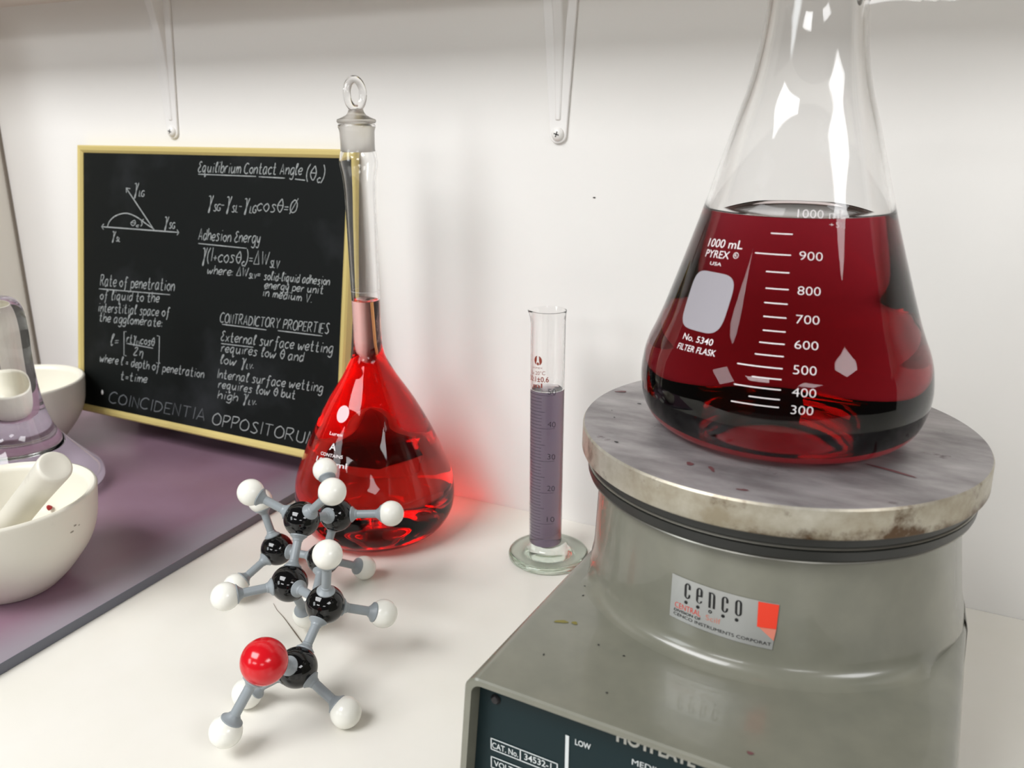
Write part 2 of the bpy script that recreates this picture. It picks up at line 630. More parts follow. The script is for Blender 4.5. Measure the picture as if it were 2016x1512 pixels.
rail('frame_rail', (0, 0, 0), (BW, 0, 0), (0, 0, 1))
rail('frame_rail', (BW, 0, BH), (0, 0, BH), (0, 0, -1))
rail('frame_rail', (0, 0, BH), (0, 0, 0), (1, 0, 0))
rail('frame_rail', (BW, 0, 0), (BW, 0, BH), (-1, 0, 0))
cL, sL = math.cos(LEAN), math.sin(LEAN)      # added unseen panel: props the board, shows dark through the red flask


def loc(y, z):                               # world (y, z) -> board local (y, z)
    dy, dz = y - 0.547, z - 0.033
    return dy * cL - dz * sL, dz * cL + dy * sL


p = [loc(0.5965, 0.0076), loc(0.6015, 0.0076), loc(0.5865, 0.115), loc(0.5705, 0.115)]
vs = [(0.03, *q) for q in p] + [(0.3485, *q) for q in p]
mesh('added_back_panel', vs, [(0, 1, 2, 3), (7, 6, 5, 4), (0, 4, 5, 1), (1, 5, 6, 2), (2, 6, 7, 3), (3, 7, 4, 0)], ADDEDPANEL, cb, smooth=False)  # unseen addition, widened so the red flask refracts a dark patch

# handwriting: x digit 0-9, y letter a..q with e = baseline, k = x-height, o = cap height; '!' = straight strokes
G = {
    'a': '5k 2k 0h 1e 3e 5h 5k 5f 6e', 'b': '0o 0e/0h 3k 5i 5g 3e 0f', 'c': '5j 3k 0i 0g 2e 5f', 'd': '5j 2k 0h 1e 3e 5h/!5o 5e',
    'e': '0h 4h 5j 3k 0i 0g 2e 5f', 'f': '6n 4o 3l 3e 2a/!1j 5j', 'g': '5k 2k 0h 2e 5h 5k 5c 3a 0b', 'h': '!0o 0e/0h 3k 5i 5e',
    'i': '!1k 1e/!1n 2n', 'l': '0h 3n 2o 1m 1f 2e 3f', 'm': '!0k 0e/0h 2k 3i 3e/3h 5k 7i 7e', 'n': '!0k 0e/0h 3k 5i 5e',
    'o': '3k 0i 0g 3e 5g 5i 3k', 'p': '!0k 0a/0j 3k 5i 5g 3e 0f', 'q': '5k 2k 0h 2e 5h/5k 5a 7b', 'r': '!0k 0e/0h 2k 4k',
    's': '5j 3k 1j 4g 3e 0e', 't': '2o 2f 3e 5e/!0k 4k', 'u': '0k 0g 2e 5h/5k 5f 6e', 'v': '!0k 2e 5k', 'w': '0k 1e 4i 5e 8k',
    'x': '!0k 5e/!5k 0e', 'y': '0k 1g 3f 5k/5k 4c 2a 0b',
    'A': '!0e 3o 6e/!1h 5h', 'C': '6n 3o 0l 0g 3e 6f', 'D': '!0o 0e/0o 4n 6j 4f 0e', 'E': '!5o 0o 0e 5e/!0j 4j', 'I': '!1o 1e',
    'L': '!0o 0e 4e', 'M': '!0e 1o 3h 5o 6e', 'N': '!0e 0o 5e 5o', 'O': '3o 0l 0g 3e 6g 6l 3o', 'P': '!0e 0o/0o 4o 5m 3j 0j', 'R': '!0e 0o/0o 4o 5m 3j 0j/!2j 6e',
    'S': '5n 3o 1m 4i 5g 3e 0f', 'T': '!0o 6o/!3o 3e', 'U': '0o 0g 3e 5g 5o', 'V': '!0o 3e 6o', 'W': '!0o 2e 4m 6e 8o', 'Y': '!0o 3j 6o/!3j 3e',
    'G': '6n 3o 0l 0g 3e 6f 6i 4i', 'É': '5n 3o 1m 3k 1i 0g 2e 5f', '1': '!1o 1e', '2': '0m 2o 4m 0e 5e',
    'θ': '3o 0k 0h 3e 5h 5k 3o/!0j 5j', 'γ': '0n 2n 3g 3b 2b 3g 5o', 'Δ': '!0e 3o 6e 0e', 'η': '0k 1j 1e/1h 3k 5i 5a',
    '∅': '3o 0l 0g 3e 6g 6l 3o/!0d 6p', '(': '2p 0l 0g 2c', ')': '0p 2l 2g 0c', '=': '!0i 4i/!0g 4g', '-': '!0h 3h', '+': '!0h 4h/!2j 2f',
    ':': '!0j 0i/!0f 0e', '.': '!0e 1e', '[': '!3p 0p 0c 3c', ']': '!0p 3p 3c 0c',
}
rnd = random.Random(7)


def crom(p, sub=5):
    return smooth_profile(p, sub)


def layout(text, slant):
    """strokes of a line with cap height 1, pen starting at x = 0; _ toggles subscript"""
    x, sub, out = 0.0, False, []
    for ch in text:
        if ch == '_':
            sub = not sub
            continue
        if ch == ' ':
            x += 0.42
            continue
        sc, dy = (0.55, -0.18) if sub else (1.0, 0.0)
        mx = 0
        jx, jy, js = rnd.uniform(-.02, .02), rnd.uniform(-.03, .03), rnd.uniform(.94, 1.07)
        for st in G[ch].split('/'):
            straight = st[0] == '!'
            pts = [(int(q[0]) / 10, (ord(q[1]) - 101) / 10) for q in st.lstrip('!').split()]
            mx = max(mx, max(q[0] for q in pts))
            if not straight:
                pts = crom(pts)
            out.append([(x + jx + (a * 0.95 + slant * b * js) * sc, jy + dy + b * js * sc) for a, b in pts])
        x += (mx * 0.95 + 0.21) * sc
    return out


def ribbon(mb, pts, w):
    q = [pts[0]]
    for p in pts[1:]:
        if math.hypot(p[0] - q[-1][0], p[1] - q[-1][1]) > 1e-5:
            q.append(p)
    if len(q) < 2:
        return
    # extend the ends a little: chalk has round ends
    vs = []
    for i, (a, b_) in enumerate(q):
        dx = q[min(i + 1, len(q) - 1)][0] - q[max(i - 1, 0)][0]
        dy = q[min(i + 1, len(q) - 1)][1] - q[max(i - 1, 0)][1]
        L = math.hypot(dx, dy) or 1
        ww = w * (0.75 if i in (0, len(q) - 1) else 1) * rnd.uniform(.85, 1.15) / 2
        vs += [(a - dy / L * ww, 0.0027, b_ + dx / L * ww), (a + dy / L * ww, 0.0027, b_ - dx / L * ww)]
    mb.add(vs, [(2 * i, 2 * i + 1, 2 * i + 3, 2 * i + 2) for i in range(len(q) - 1)])


def chalk_line(text, x0, y0, x1, y1, h, w=0.00092, slant=0.2, material=None, extra=()):
    st = layout(text, slant)
    a = min(p[0] for s_ in st for p in s_)
    c_ = max(p[0] for s_ in st for p in s_)
    b = MB()
    for s_ in st:
        ribbon(b, [(x0 + (x1 - x0) * (p[0] - a) / (c_ - a), y0 + (y1 - y0) * (p[0] - a) / (c_ - a) + p[1] * h) for p in s_], w)
    for e in extra:
        ribbon(b, e, w)
    return b.obj('chalk_writing', material or CHALK, cb, smooth=False, recalc=False)


def seg(x0, y0, x1, y1, n=8):
    return [(x0 + (x1 - x0) * i / n, y0 + (y1 - y0) * i / n) for i in range(n + 1)]


chalk_line('Équilibrium Contact Angle', 0.1666, 0.2508, 0.2902, 0.2512, 0.0095, extra=[seg(.1666, .2488, .2375, .2486), seg(.2408, .2484, .2709, .2480), seg(.2823, .2475, .2936, .2468)])
chalk_line('(θ_c_)', 0.2951, 0.2476, 0.3149, 0.2469, 0.0122)
chalk_line('γ_SG_-γ_SL_-γ_LG_cosθ=∅', 0.1803, 0.2181, 0.2869, 0.2183, 0.0112)
chalk_line('Adhesion Énergy', 0.1681, 0.1884, 0.2448, 0.1894, 0.0102, extra=[seg(.1682, .1848, .2286, .1840)])
chalk_line('γ(1+cosθ_c_)=ΔW_SLV_', 0.1741, 0.1690, 0.2683, 0.1710, 0.0118)
chalk_line('where: ΔW_SLV_=', 0.1809, 0.1573, 0.2459, 0.1590, 0.0078)
chalk_line('solid-liquid adhesion', 0.2503, 0.1574, 0.3248, 0.1583, 0.0072)
chalk_line('energy per unit', 0.2514, 0.1496, 0.3181, 0.1502, 0.0070)
chalk_line('in medium V.', 0.2500, 0.1423, 0.3058, 0.1415, 0.0070)
chalk_line('Rate of penetration', 0.0321, 0.1340, 0.1377, 0.1375, 0.0108, extra=[seg(.0303, .1304, .1320, .1332)])
chalk_line('of liquid to the', 0.0321, 0.1200, 0.1173, 0.1243, 0.0092)
chalk_line('interstitial space of', 0.0299, 0.1070, 0.1323, 0.1118, 0.0092)
chalk_line('the agglomerate:', 0.0316, 0.0971, 0.1216, 0.1008, 0.0088)
chalk_line('l=', 0.0479, 0.0735, 0.0596, 0.0755, 0.0112)
chalk_line('rtγ_LV_cosθ', 0.0712, 0.0800, 0.1112, 0.0806, 0.0078, extra=[seg(.0712, .0786, .1092, .0780), [(.0712, .0905), (.0676, .0903), (.0676, .0660), (.0712, .0658)], [(.1145, .0912), (.1180, .0910), (.1176, .0640), (.1140, .0640)]])
chalk_line('2η', 0.0817, 0.0680, 0.0951, 0.0686, 0.0078)
chalk_line('where l = depth of penetration', 0.0322, 0.0552, 0.1786, 0.0572, 0.0085)
chalk_line('t=time', 0.0636, 0.0405, 0.1015, 0.0420, 0.0082)
chalk_line('CONTRADICTORY PROPERTIES', 0.1981, 0.1132, 0.3268, 0.1160, 0.0086, extra=[seg(.2006, .1114, .2549, .1118), seg(.2685, .1126, .3191, .1132)])
chalk_line('Éxternal surface wetting', 0.1998, 0.0957, 0.3316, 0.0992, 0.0092, extra=[seg(.1999, .0930, .2400, .0940)])
chalk_line('requires low θ and', 0.2001, 0.0854, 0.3001, 0.0880, 0.0085)
chalk_line('low γ_LV_.', 0.1995, 0.0738, 0.2407, 0.0748, 0.0085)
chalk_line('Internal surface wetting', 0.1963, 0.0596, 0.3223, 0.0634, 0.0086)
chalk_line('requires low θ but', 0.1974, 0.0500, 0.2910, 0.0528, 0.0080)
chalk_line('high γ_LV_.', 0.1968, 0.0398, 0.2454, 0.0414, 0.0080)
chalk_line('COINCIDENTIA', 0.0459, 0.0141, 0.1797, 0.0150, 0.0112, slant=0.15, material=CHALKDIM)
chalk_line('OPPOSITORUM', 0.1910, 0.0133, 0.3159, 0.0140, 0.0112, slant=0.15)
# the drop diagram
arc = crom([(.0428, .1940), (.0465, .2000), (.0554, .2055), (.0699, .2085), (.0842, .2057), (.0984, .1994), (.1094, .1948)], 5)
b = MB()
for p in (seg(.0342, .1935, .1425, .1937), [(.0375, .1965), (.0342, .1935), (.0372, .1908)], [(.1400, .1962), (.1425, .1937), (.1402, .1910)],
          seg(.1094, .1940, .0697, .2330), [(.0702, .2285), (.0697, .2330), (.0755, .2325)], arc, crom([(.0905, .1968), (.0925, .1990), (.0918, .2015), (.0945, .2038)], 4)):
    ribbon(b, p, 0.0011)
b.obj('chalk_drawing', CHALK, cb, smooth=False, recalc=False)
chalk_line('γ_LG_', .0815, .2275, .0955, .2275, .0105)
chalk_line('γ_SG_', .1235, .1985, .1375, .1985, .0095)
chalk_line('γ_SL_', .0500, .1815, .0610, .1815, .0080)
chalk_line('θ_c_', .0765, .1968, .0880, .1968, .0055, w=.0008)
d = MB().lathe([(0, 0.0004), (0.0012, 0.0003), (0.0015, 0)], 14).obj('chalk_dot', mat('chalk_blob', rgb(225, 226, 224), 0.9), cb)
d.location = (0.035, 0.003, 0.0231)
d.rotation_euler = (PI / 2, 0, 0)
d.scale = (1, 1.7, 1)

# ------------------------------------------------------------------ mortars, pestle, muller
MORTAR = [(0, 0), (.024, 0), (.0285, .0008), (.0325, .0040), (.0392, .0105), (.0473, .0205), (.0541, .0305), (.0588, .0425), (.0610, .0555), (.0620, .0660)]
TH = 0.0062


def mortar(x, y, label):
    r = thing('mortar', label, 'mortar', (x, y, 0.0075), 0, 'white porcelain mortars on the slab')
    outer = smooth_profile(MORTAR, 4)
    inner = [p for p in offset_in([(q[0], q[1]) for q in MORTAR[3:]], TH)]
    rim = [(.0624, .0685), (.0619, .0698), (.0605, .0702), (.0585, .0696), (.0568, .0680)]
    inn = smooth_profile([(0, .0080), (.014, .0090)] + inner, 4)
    body = MB().lathe(outer + rim, 128).lathe([], 128) if False else MB().lathe(outer + rim[:3], 128)
    body.obj('bowl', CERAMIC, r, auto=60)
    MB().lathe(list(reversed([rim[2]])) + rim[3:] + list(reversed(inn)), 128).obj('bowl_interior', CERAMIC_IN, r, auto=60)
    return r


m1 = mortar(-.5581, .316, 'white porcelain mortar in front holding a pestle')
mortar(-.8044, .4939, 'empty white porcelain mortar behind the glass muller by the chalkboard')
scu = MB()
for (phi, z, w, h) in ((9.2, .0510, .0017, .0007), (12.0, .0545, .0013, .0006), (15.5, .0530, .0008, .0005)):
    a = math.radians(phi)
    rr = r_at(MORTAR, z) + 0.00025
    vs, n = [], 10
    for k in range(n):
        t = 2 * PI * k / n
        aa = a + w * math.cos(t) / rr
        zz = z + h * math.sin(t)
        r2 = r_at(MORTAR, zz) + 0.00025
        vs.append((r2 * math.cos(aa), r2 * math.sin(aa), zz))
    scu.add(vs, [tuple(range(n))])
scu.obj('scuff_mark', SCUFF, m1, smooth=False)

E_ = Vector((-.4915, .3177, .1112))
T_ = Vector((-.5800, .3250, .0375))
ax = (E_ - T_).normalized()
pe = thing('pestle', 'white porcelain pestle resting in the front mortar', 'pestle', E_)
pe.rotation_euler = ax.to_track_quat('Z', 'Y').to_euler()
L_ = (E_ - T_).length
MB().lathe(smooth_profile([(0, -L_ - .0135), (.007, -L_ - .0115), (.0125, -L_ - .004), (.0135, -L_ + .004), (.0122, -L_ + .012), (.0102, -L_ + .024), (.0100, -.045), (.0106, -.018), (.0110, -.004)], 4)
           + [(.0109, -.0014), (.0102, -.0002), (.0092, .0001), (.0060, -.0004), (0, -.0008)], 56).obj('handle', CERAMIC, pe, auto=70)
cr = MB().lathe([(0, .0036), (.0010, .0030), (.0018, .0016), (.0021, 0), (0, -.0002)], 9).obj('pigment_crumb', REDBIT)
cr.location = (-.5742, .3612, .0445)
cr.rotation_euler = (0.5, -0.3, 0.4)
tag(cr, 'tiny red pigment crumb stuck inside the front mortar', 'crumb')

mu = thing('glass_muller', 'clear solid glass muller with rounded handle and flared foot on slab', 'muller', (-.703, .4255, .0077))
MP = [(0, 0.0), (.0540, 0.0), (.0600, .0010), (.0634, .0045), (.0640, .0095), (.0622, .0152), (.0560, .0220), (.0470, .0318), (.0384, .0425), (.0318, .0525), (.0270, .064), (.0232, .083), (.0216, .105), (.0214, .126), (.0219, .145), (.0212, .160), (.0180, .1705), (.0110, .1755), (0, .1768)]
MB().lathe([MP[0], MP[1]] + smooth_profile(MP[1:], 5)[1:], 112, mat_of=lambda i: 1 if i == 0 else 0).obj('muller_body', [MULLERM, mat('ground_lilac_face', rgb(206, 188, 204), 0.7)], mu, auto=35)


# ------------------------------------------------------------------ glassware
def vessel(root, outer, level, thick, rim, liq_mat, base_prof, body_name, body_mat=GLASSM, body_label=None, liq_label=None, seg=112):
    """outer: ascending outside profile; below level the liquid fills the wall, above it a glass shell stands"""
    lo, hi = split_profile(outer, level)
    r0 = lo[-1][0]
    top = [(r0, level), (r0 - thick, level), (r0 - thick - 0.0006, level - 0.0005), (r0 - thick - 0.0022, level - 0.0010), (0, level - 0.0011)]
    lq = MB().lathe(base_prof + lo + top[1:], seg).obj('liquid', liq_mat, root, auto=50, label=liq_label)
    hi = [(hi[0][0], level + 0.00012)] + hi[1:]
    inner = offset_in(hi, thick)
    inner[0] = (inner[0][0], level + 0.00012)
    MB().lathe(hi + rim + list(reversed(inner)), seg, closed=True).obj(body_name, body_mat, root, auto=50, label=body_label)
    return lq


def on_surface(prof, eps):
    def place(phi, z):
        r = r_at(prof, z) + eps
        a = math.radians(phi)
        return (r * math.cos(a), r * math.sin(a), z)
    return place


def arc_strip(mb, place, p0, p1, z, h, mi=0, n=None):
    n = n or max(3, int(abs(p1 - p0) / 2))
    vs = []
    for i in range(n + 1):
        p = p0 + (p1 - p0) * i / n
        vs += [place(p, z - h / 2), place(p, z + h / 2)]
    mb.add(vs, [(2 * i, 2 * i + 2, 2 * i + 3, 2 * i + 1) for i in range(n)], mi)


def blob(mb, place, phi, z, r_m, prof, sx=1.0, mi=0, n=28, power=2.0, rings=6, shear=0.0):
    """filled (super)ellipse on a surface; r_m = half height"""
    r = r_at(prof, z)
    vs = [place(phi, z)]
    for j in range(1, rings + 1):
        for k in range(n):
            t = 2 * PI * k / n
            c_, s_ = math.cos(t), math.sin(t)
            x = math.copysign(abs(c_) ** (2 / power), c_) * r_m * sx * j / rings
            y = math.copysign(abs(s_) ** (2 / power), s_) * r_m * j / rings
            zz = z + y
            vs.append(place(phi + math.degrees((x + shear * y) / r_at(prof, zz)), zz))
    fs = [(0, 1 + k, 1 + (k + 1) % n) for k in range(n)]
    for j in range(1, rings):
        a, b_ = 1 + (j - 1) * n, 1 + j * n
        fs += [(a + k, b_ + k, b_ + (k + 1) % n, a + (k + 1) % n) for k in range(n)]
    mb.add(vs, fs, mi)


# --- filter flask with dark red liquid on the hot plate
ERL = [(.0435, 0), (.0530, .0022), (.0585, .0070), (.0614, .0140), (.0626, .0220), (.0620, .0300), (.0600, .0385), (.0543, .0522), (.0449, .0798), (.0385, .0998), (.0327, .1192), (.0286, .1330), (.0248, .1450), (.0222, .156), (.0203, .1677), (.0194, .1774), (.0190, .190), (.0190, .226)]
erl = smooth_profile(ERL, 5)
PX, PY, PZ = -.0555, .3805, .1905
ef = thing('filter_flask', 'large conical filter flask of dark red liquid on the hot plate', 'flask', (PX, PY, PZ + .0002))
vessel(ef, erl, 0.0978, 0.0021, [(.0205, .2275), (.0216, .2300), (.0216, .2335), (.0205, .2350), (.0186, .2350)], DARKLIQ,
       [(0, .0022), (.030, .0016), (.040, .0002)], 'flask_body', body_label='clear glass neck and shoulder', liq_label='dark red liquid', seg=144)
# side arm near the top of the neck
dr = Vector((rgt.x, rgt.y, 0.01)).normalized()
p0 = Vector((0, 0, .1836)) + Vector((rgt.x, rgt.y, 0)) * .0195
pts, rad = [p0], [.0062]
for i in range(1, 13):
    pts.append(p0 + dr * (.0034 * i))
    rad.append([.0056, .0050, .0047, .0046, .0046, .0052, .0046, .0052, .0046, .0052, .0044, .0038][i - 1])
MB().tube(pts, rad, 24).obj('side_arm', GLASSM, ef, auto=60)
pl = on_surface(erl, 0.00022)
b = MB()
for a, c_, z in ((-94.0, -82.7, .0917), (-100.4, -82.5, .0840), (-93.3, -82.4, .0775), (-92.2, -81.9, .07136), (-91.8, -81.8, .06605), (-91.3, -81.7, .06097), (-90.6, -81.5, .0559), (-91.3, -81.4, .0514),
                 (-92.2, -81.3, .0470), (-98.2, -81.3, .0427), (-91.9, -81.3, .0388), (-97.9, -81.2, .0350), (-92.0, -81.2, .0313), (-98.1, -81.3, .0283)):
    arc_strip(b, pl, a, c_, z, .00042)
b.obj('graduation_lines', PRINTW, ef, smooth=False, recalc=False)
b = MB()
for t, a, c_, z0, z1, h in (("1000 mL", -81.2, -54.6, .0979, .0975, .0031), ("+", -63.9, -61.4, .0948, .0947, .0014), ("5%", -60.3, -55.2, .0945, .0940, .0020), ("900", -78.5, -67.2, .08247, .08219, .00317), ("800", -78.0, -67.9, .0697, .06953, .00317), ("700", -77.8, -68.2, .05927, .05909, .00316),
                           ("600", -77.6, -68.5, .05014, .04987, .0031), ("500", -77.5, -69.1, .04114, .04097, .0032), ("400", -77.3, -69.1, .0330, .03285, .0033), ("300", -77.2, -69.7, .02623, .02613, .0034)):
    b = MB()
    text_flat(b, t, a, z0, c_, z1, h, pl)
    b.obj('graduation_number', PRINTW, ef, smooth=False, recalc=False)
b = MB()
for t, a, c_, z0, z1, h in (("1000 mL", -132.0, -108.0, .0840, .0848, .0032), ("PYREX", -131.2, -114.4, .0799, .08045, .0029), ("USA", -125.6, -117.7, .0772, .0774, .0013), ("No. 5340", -126.9, -110.5, .0469, .04725, .0024), ("FILTER FLASK", -127.9, -107.9, .0428, .04358, .0023), ("R", -111.3, -109.9, .0817, .0817, .0010)):
    b = MB()
    text_flat(b, t, a, z0, c_, z1, h, pl, bold=0.004)
    b.obj('printed_marking', PRINTW, ef, smooth=False, recalc=False)
b = MB()
for k in range(20):
    t0, t1 = 2 * PI * k / 20, 2 * PI * (k + 1) / 20
    r_ = r_at(erl, .0822)
    q = [pl(-110.6 + math.degrees(.0012 * s_ * math.cos(t) / r_), .0822 + .0012 * s_ * math.sin(t)) for t, s_ in ((t0, 1), (t1, 1), (t1, .8), (t0, .8))]
    b.add(q, [(0, 1, 2, 3)])
b.obj('registered_mark_ring', PRINTW, ef, smooth=False, recalc=False)
b = MB()
blob(b, pl, -120.6, .0630, .0117, erl, sx=.97, power=4.2, n=64, rings=10)
b.obj('marking_spot', PATCH, ef, smooth=False, recalc=False, label='grey rounded marking spot')

# --- volumetric flask with red liquid
FL = [(.0413, 0), (.0492, .0028), (.0575, .0098), (.0630, .0200), (.0646, .0300), (.0644, .0390), (.0625, .0510), (.0564, .0672), (.0494, .0834), (.0413, .0995), (.0325, .1152), (.0222, .1312), (.0166, .1412), (.0132, .1480), (.0112, .1560), (.0108, .165), (.0108, .185), (.0110, .21), (.0113, .25), (.0114, .270), (.0118, .2800), (.0126, .2870), (.0140, .2950), (.0137, .2992), (.0127, .3040), (.0125, .308), (.0127, .3175)]
flp = smooth_profile(FL, 5)
vf = thing('volumetric_flask', 'pear shaped volumetric flask of bright red liquid with glass stopper', 'flask', (-.3876, .5187, .0002))
vessel(vf, flp, 0.1936, 0.0013, [(.0132, .3192), (.0137, .3206), (.0135, .3220), (.0127, .3226), (.0117, .3222)], REDLIQ,
       [(0, .0045), (.018, .0036), (.033, .0008), (.038, 0)], 'flask_body', body_label='clear glass neck with flared top', liq_label='bright red liquid', seg=128)
st = MB().lathe([(0, .3030), (.0110, .3030), (.0117, .3036), (.0119, .3195)] + [(.0112, .3229), (.0132, .3231), (.0142, .3243), (.0140, .3258), (.0108, .3270), (.0072, .3288), (.0056, .3312), (.0052, .3330), (0, .3336)], 72)
sto = st.obj('stopper', FROST, vf, auto=50, label='ground glass stopper')
ring = []
ra, rb = .0085, .0100
sd = Vector((rgt.x, rgt.y, 0))
face = (Matrix.Rotation(math.radians(58), 3, 'Z') @ sd)
for k in range(41):
    t = 2 * PI * k / 40
    ring.append(face * (ra * math.cos(t)) + Vector((0, 0, 0.3432 + rb * math.sin(t))))
bm_ = MB().tube(ring[:-1] + [ring[0]], .0028, 18, cap=False)
bm_.obj('ring_handle', GLASSM, sto, auto=0)
pl = on_surface(flp, 0.0002)
b = MB()
for t, a, c_, z0, z1, h in (("Lurex", -101.9, -84.5, .0955, .0960, .0022), ("A", -96.7, -89.3, .0856, .0858, .0047), ("CONTAINS", -105.6, -80.8, .0806, .0812, .0022), ("1000 ml", -109.1, -76.1, .0752, .0746, .0036)):
    b = MB()
    text_flat(b, t, a, z0, c_, z1, h, pl, bold=.012)
    b.obj('printed_marking', PRINTW, vf, smooth=False, recalc=False)
b = MB()
blob(b, pl, -91.6, .1109, .0059, flp, sx=.93, n=32)
b.obj('marking_spot', PINKSPOT, vf, smooth=False, recalc=False, label='round white marking spot')
b = MB()
arc_strip(b, pl, -180, 180, .2008, .00018, n=90)
b.obj('fill_line', PRINTW, vf, smooth=False, recalc=False)

# --- graduated cylinder
gc = thing('graduated_cylinder', 'slim glass measuring cylinder of purple grey liquid on round foot', 'cylinder', (-.2395, .5384, .0002))
cu = (-.0028, 0)
CY = [(.0126, .0105), (.0127, .190)]
LV = .1372
MB().lathe([(0, .0128), (.0121, .0128), (.0126, .0136), (.0126, LV), (.0112, LV), (.0106, LV - .0006), (.0090, LV - .0010), (0, LV - .0011)], 72, c=cu).obj('liquid', GREYLIQ, gc, auto=50, label='purple grey liquid')
# shell with a pouring lip towards the left
seg_ = 96
prof = [(.0126, LV + .0001), (.0126, .1860), (.0127, .1905), (.0130, .1938), (.0133, .1948), (.0133, .1956), (.0128, .1958), (.0121, .1930), (.0114, .1880), (.0113, LV + .0001)]
mb = MB().lathe(prof, seg_, closed=True, c=cu)
lip = math.radians(195)
nv = []
for (x, y, z) in mb.v:
    dx, dy = x - cu[0], y - cu[1]
    a = math.atan2(dy, dx)
    da = (a - lip + PI) % (2 * PI) - PI
    k = max(0, (z - .1875) / .008) * math.exp(-(da / .32) ** 2)
    nv.append((x + math.cos(lip) * 0.0016 * k, y + math.sin(lip) * .0016 * k, z - .0006 * k))
mb.v = nv
mb.obj('tube', GLASSM, gc, auto=60, label='clear glass tube with pouring lip')
MB().lathe([(0, .0006), (.024, .0006), (.0290, 0), (.0308, .0008), (.0312, .0026), (.0304, .0046), (.0285, .0054), (.0255, .0052), (.0215, .0058), (.0170, .0080), (.0145, .0100), (.0128, .0124), (.0105, .0126), (0, .0126)], 96).obj('foot', glass('greenish_glass', 1.5, col=(.94, .965, .94, 1)), gc, auto=60)
pc = lambda phi, z: (cu[0] + .01285 * math.cos(math.radians(phi)), .01285 * math.sin(math.radians(phi)), z)
b = MB()
for t, a, c_, z0, z1, h, bo in (("BOMEX", -121, -82, .1545, .1551, .0012, 0), ("Ex 20°C", -129.5, -73, .1496, .1508, .0027, 0), ("50:1±0.6", -140, -61, .1447, .1455, .0038, .015), ("ml", -118.5, -82, .1402, .1410, .0032, .015)):
    b = MB()
    text_flat(b, t, a, z0, c_, z1, h, pc, bold=bo)
    b.obj('printed_marking', PRINTR, gc, smooth=False, recalc=False)
b = MB()
# emblem: two curved halves around a dot
for sgn in (-1, 1):
    o_, i_ = [], []
    for k in range(13):
        t = math.radians(-62 + 134 * k / 12)
        wid = .0016 * math.sin(PI * (k + 1.0) / 15.0) + .0002
        x, y = sgn * math.cos(t) * .0033, math.sin(t) * .0036
        o_.append((x, y))
        i_.append((x - sgn * math.cos(t) * wid * 1.3, y - math.sin(t) * wid * .7))
    vs = [pc(-98.8 + math.degrees(x / .01285), .1609 + y) for x, y in o_ + i_]
    b.add(vs, [(k, k + 1, 13 + k + 1, 13 + k) for k in range(12)])
vs = [pc(-98.8 + math.degrees(0.0010 * math.cos(2 * PI * k / 16) / .01285), .1585 + .0011 * math.sin(2 * PI * k / 16)) for k in range(16)]
b.add(vs, [tuple(range(16))])
b.obj('printed_emblem', PRINTR, gc, smooth=False, recalc=False)
b = MB()
for k, (t, z) in enumerate((("50", .1359), ("40", .1109), ("30", .0855), ("20", .0600), ("10", .0345))):
    b = MB()
    text_flat(b, t, -63.5 + k * .5, z + .0004, -36.5 + k * .5, z - .0004, .0043, pc)
    b.obj('graduation_number', PRINTB, gc, smooth=False, recalc=False)
b = MB()
for k in range(0, 46):
    z = .1353 - k * .00256
    arc_strip(b, pc, -134 if k % 5 else -140, -84 if k % 5 else -72, z, .00030, n=20)
    if k % 10 == 0:
        arc_strip(b, pc, -70, -38, z, .00022, n=12)
b.obj('graduation_lines', PRINTB, gc, smooth=False, recalc=False)

# ------------------------------------------------------------------ hot plate
HPY = math.radians(-2.1)
hp = thing('hot_plate', 'grey enamel laboratory hot plate with round metal top under the conical flask', 'hot plate', (-.0554, .3805, 0), HPY)
MB().lathe([(0, .1771), (.0870, .1771), (.0886, .1776), (.0889, .1784), (.0887, .1892), (.0881, .1901), (.0872, .1905), (0, .1905)], 160,
           mat_of=lambda i: 0 if i >= 5 else 1).obj('heating_plate', [PLATETOP, PLATESIDE], hp, auto=30, label='worn stained metal plate')
MB().lathe([(.070, .1770), (.0852, .1770), (.0858, .1764), (.0856, .1732), (.0845, .1727), (.0845, .1718), (.0859, .1712), (.0856, .1676), (.0846, .1664), (.0790, .1664), (.070, .1664)], 144, closed=True).obj('ring', BLACKRING, hp, auto=30, label='black grooved ring')
MB().lathe([(.0838, .1728), (.0855, .1727), (.0861, .1722), (.0855, .1717), (.0838, .1716)], 144, closed=True).obj('ring_seam', BRIGHTRIM, hp, auto=40)
MB().lathe([(.0790, .1668), (.0848, .1665), (.0850, .1660), (.0846, .1656), (.0790, .1656)], 144, closed=True).obj('ring_seam', BRIGHTRIM, hp, auto=40)
# housing: box with rounded shoulders open at the front, and the round drum standing on it
ZB = .1155
FY, BKY = -.1395, .004


def shoulder(inset):
    r = .0065 - inset * .6
    zt = ZB - inset
    xl, xr = -.0838 + inset, .0895 - inset
    pts = [(-.0926 + inset, 0), (xl, zt - r)]
    for k in range(1, 8):
        a = PI - PI / 2 * k / 8
        pts.append((xl + r + r * math.cos(a), zt - r + r * math.sin(a)))
    pts.append((xl + r, zt))
    pts.append((xr - r, zt))
    for k in range(1, 8):
        a = PI / 2 - PI / 2 * k / 8
        pts.append((xr - r + r * math.cos(a), zt - r + r * math.sin(a)))
    pts += [(xr, zt - r), (.0983 - inset, 0)]
    return pts


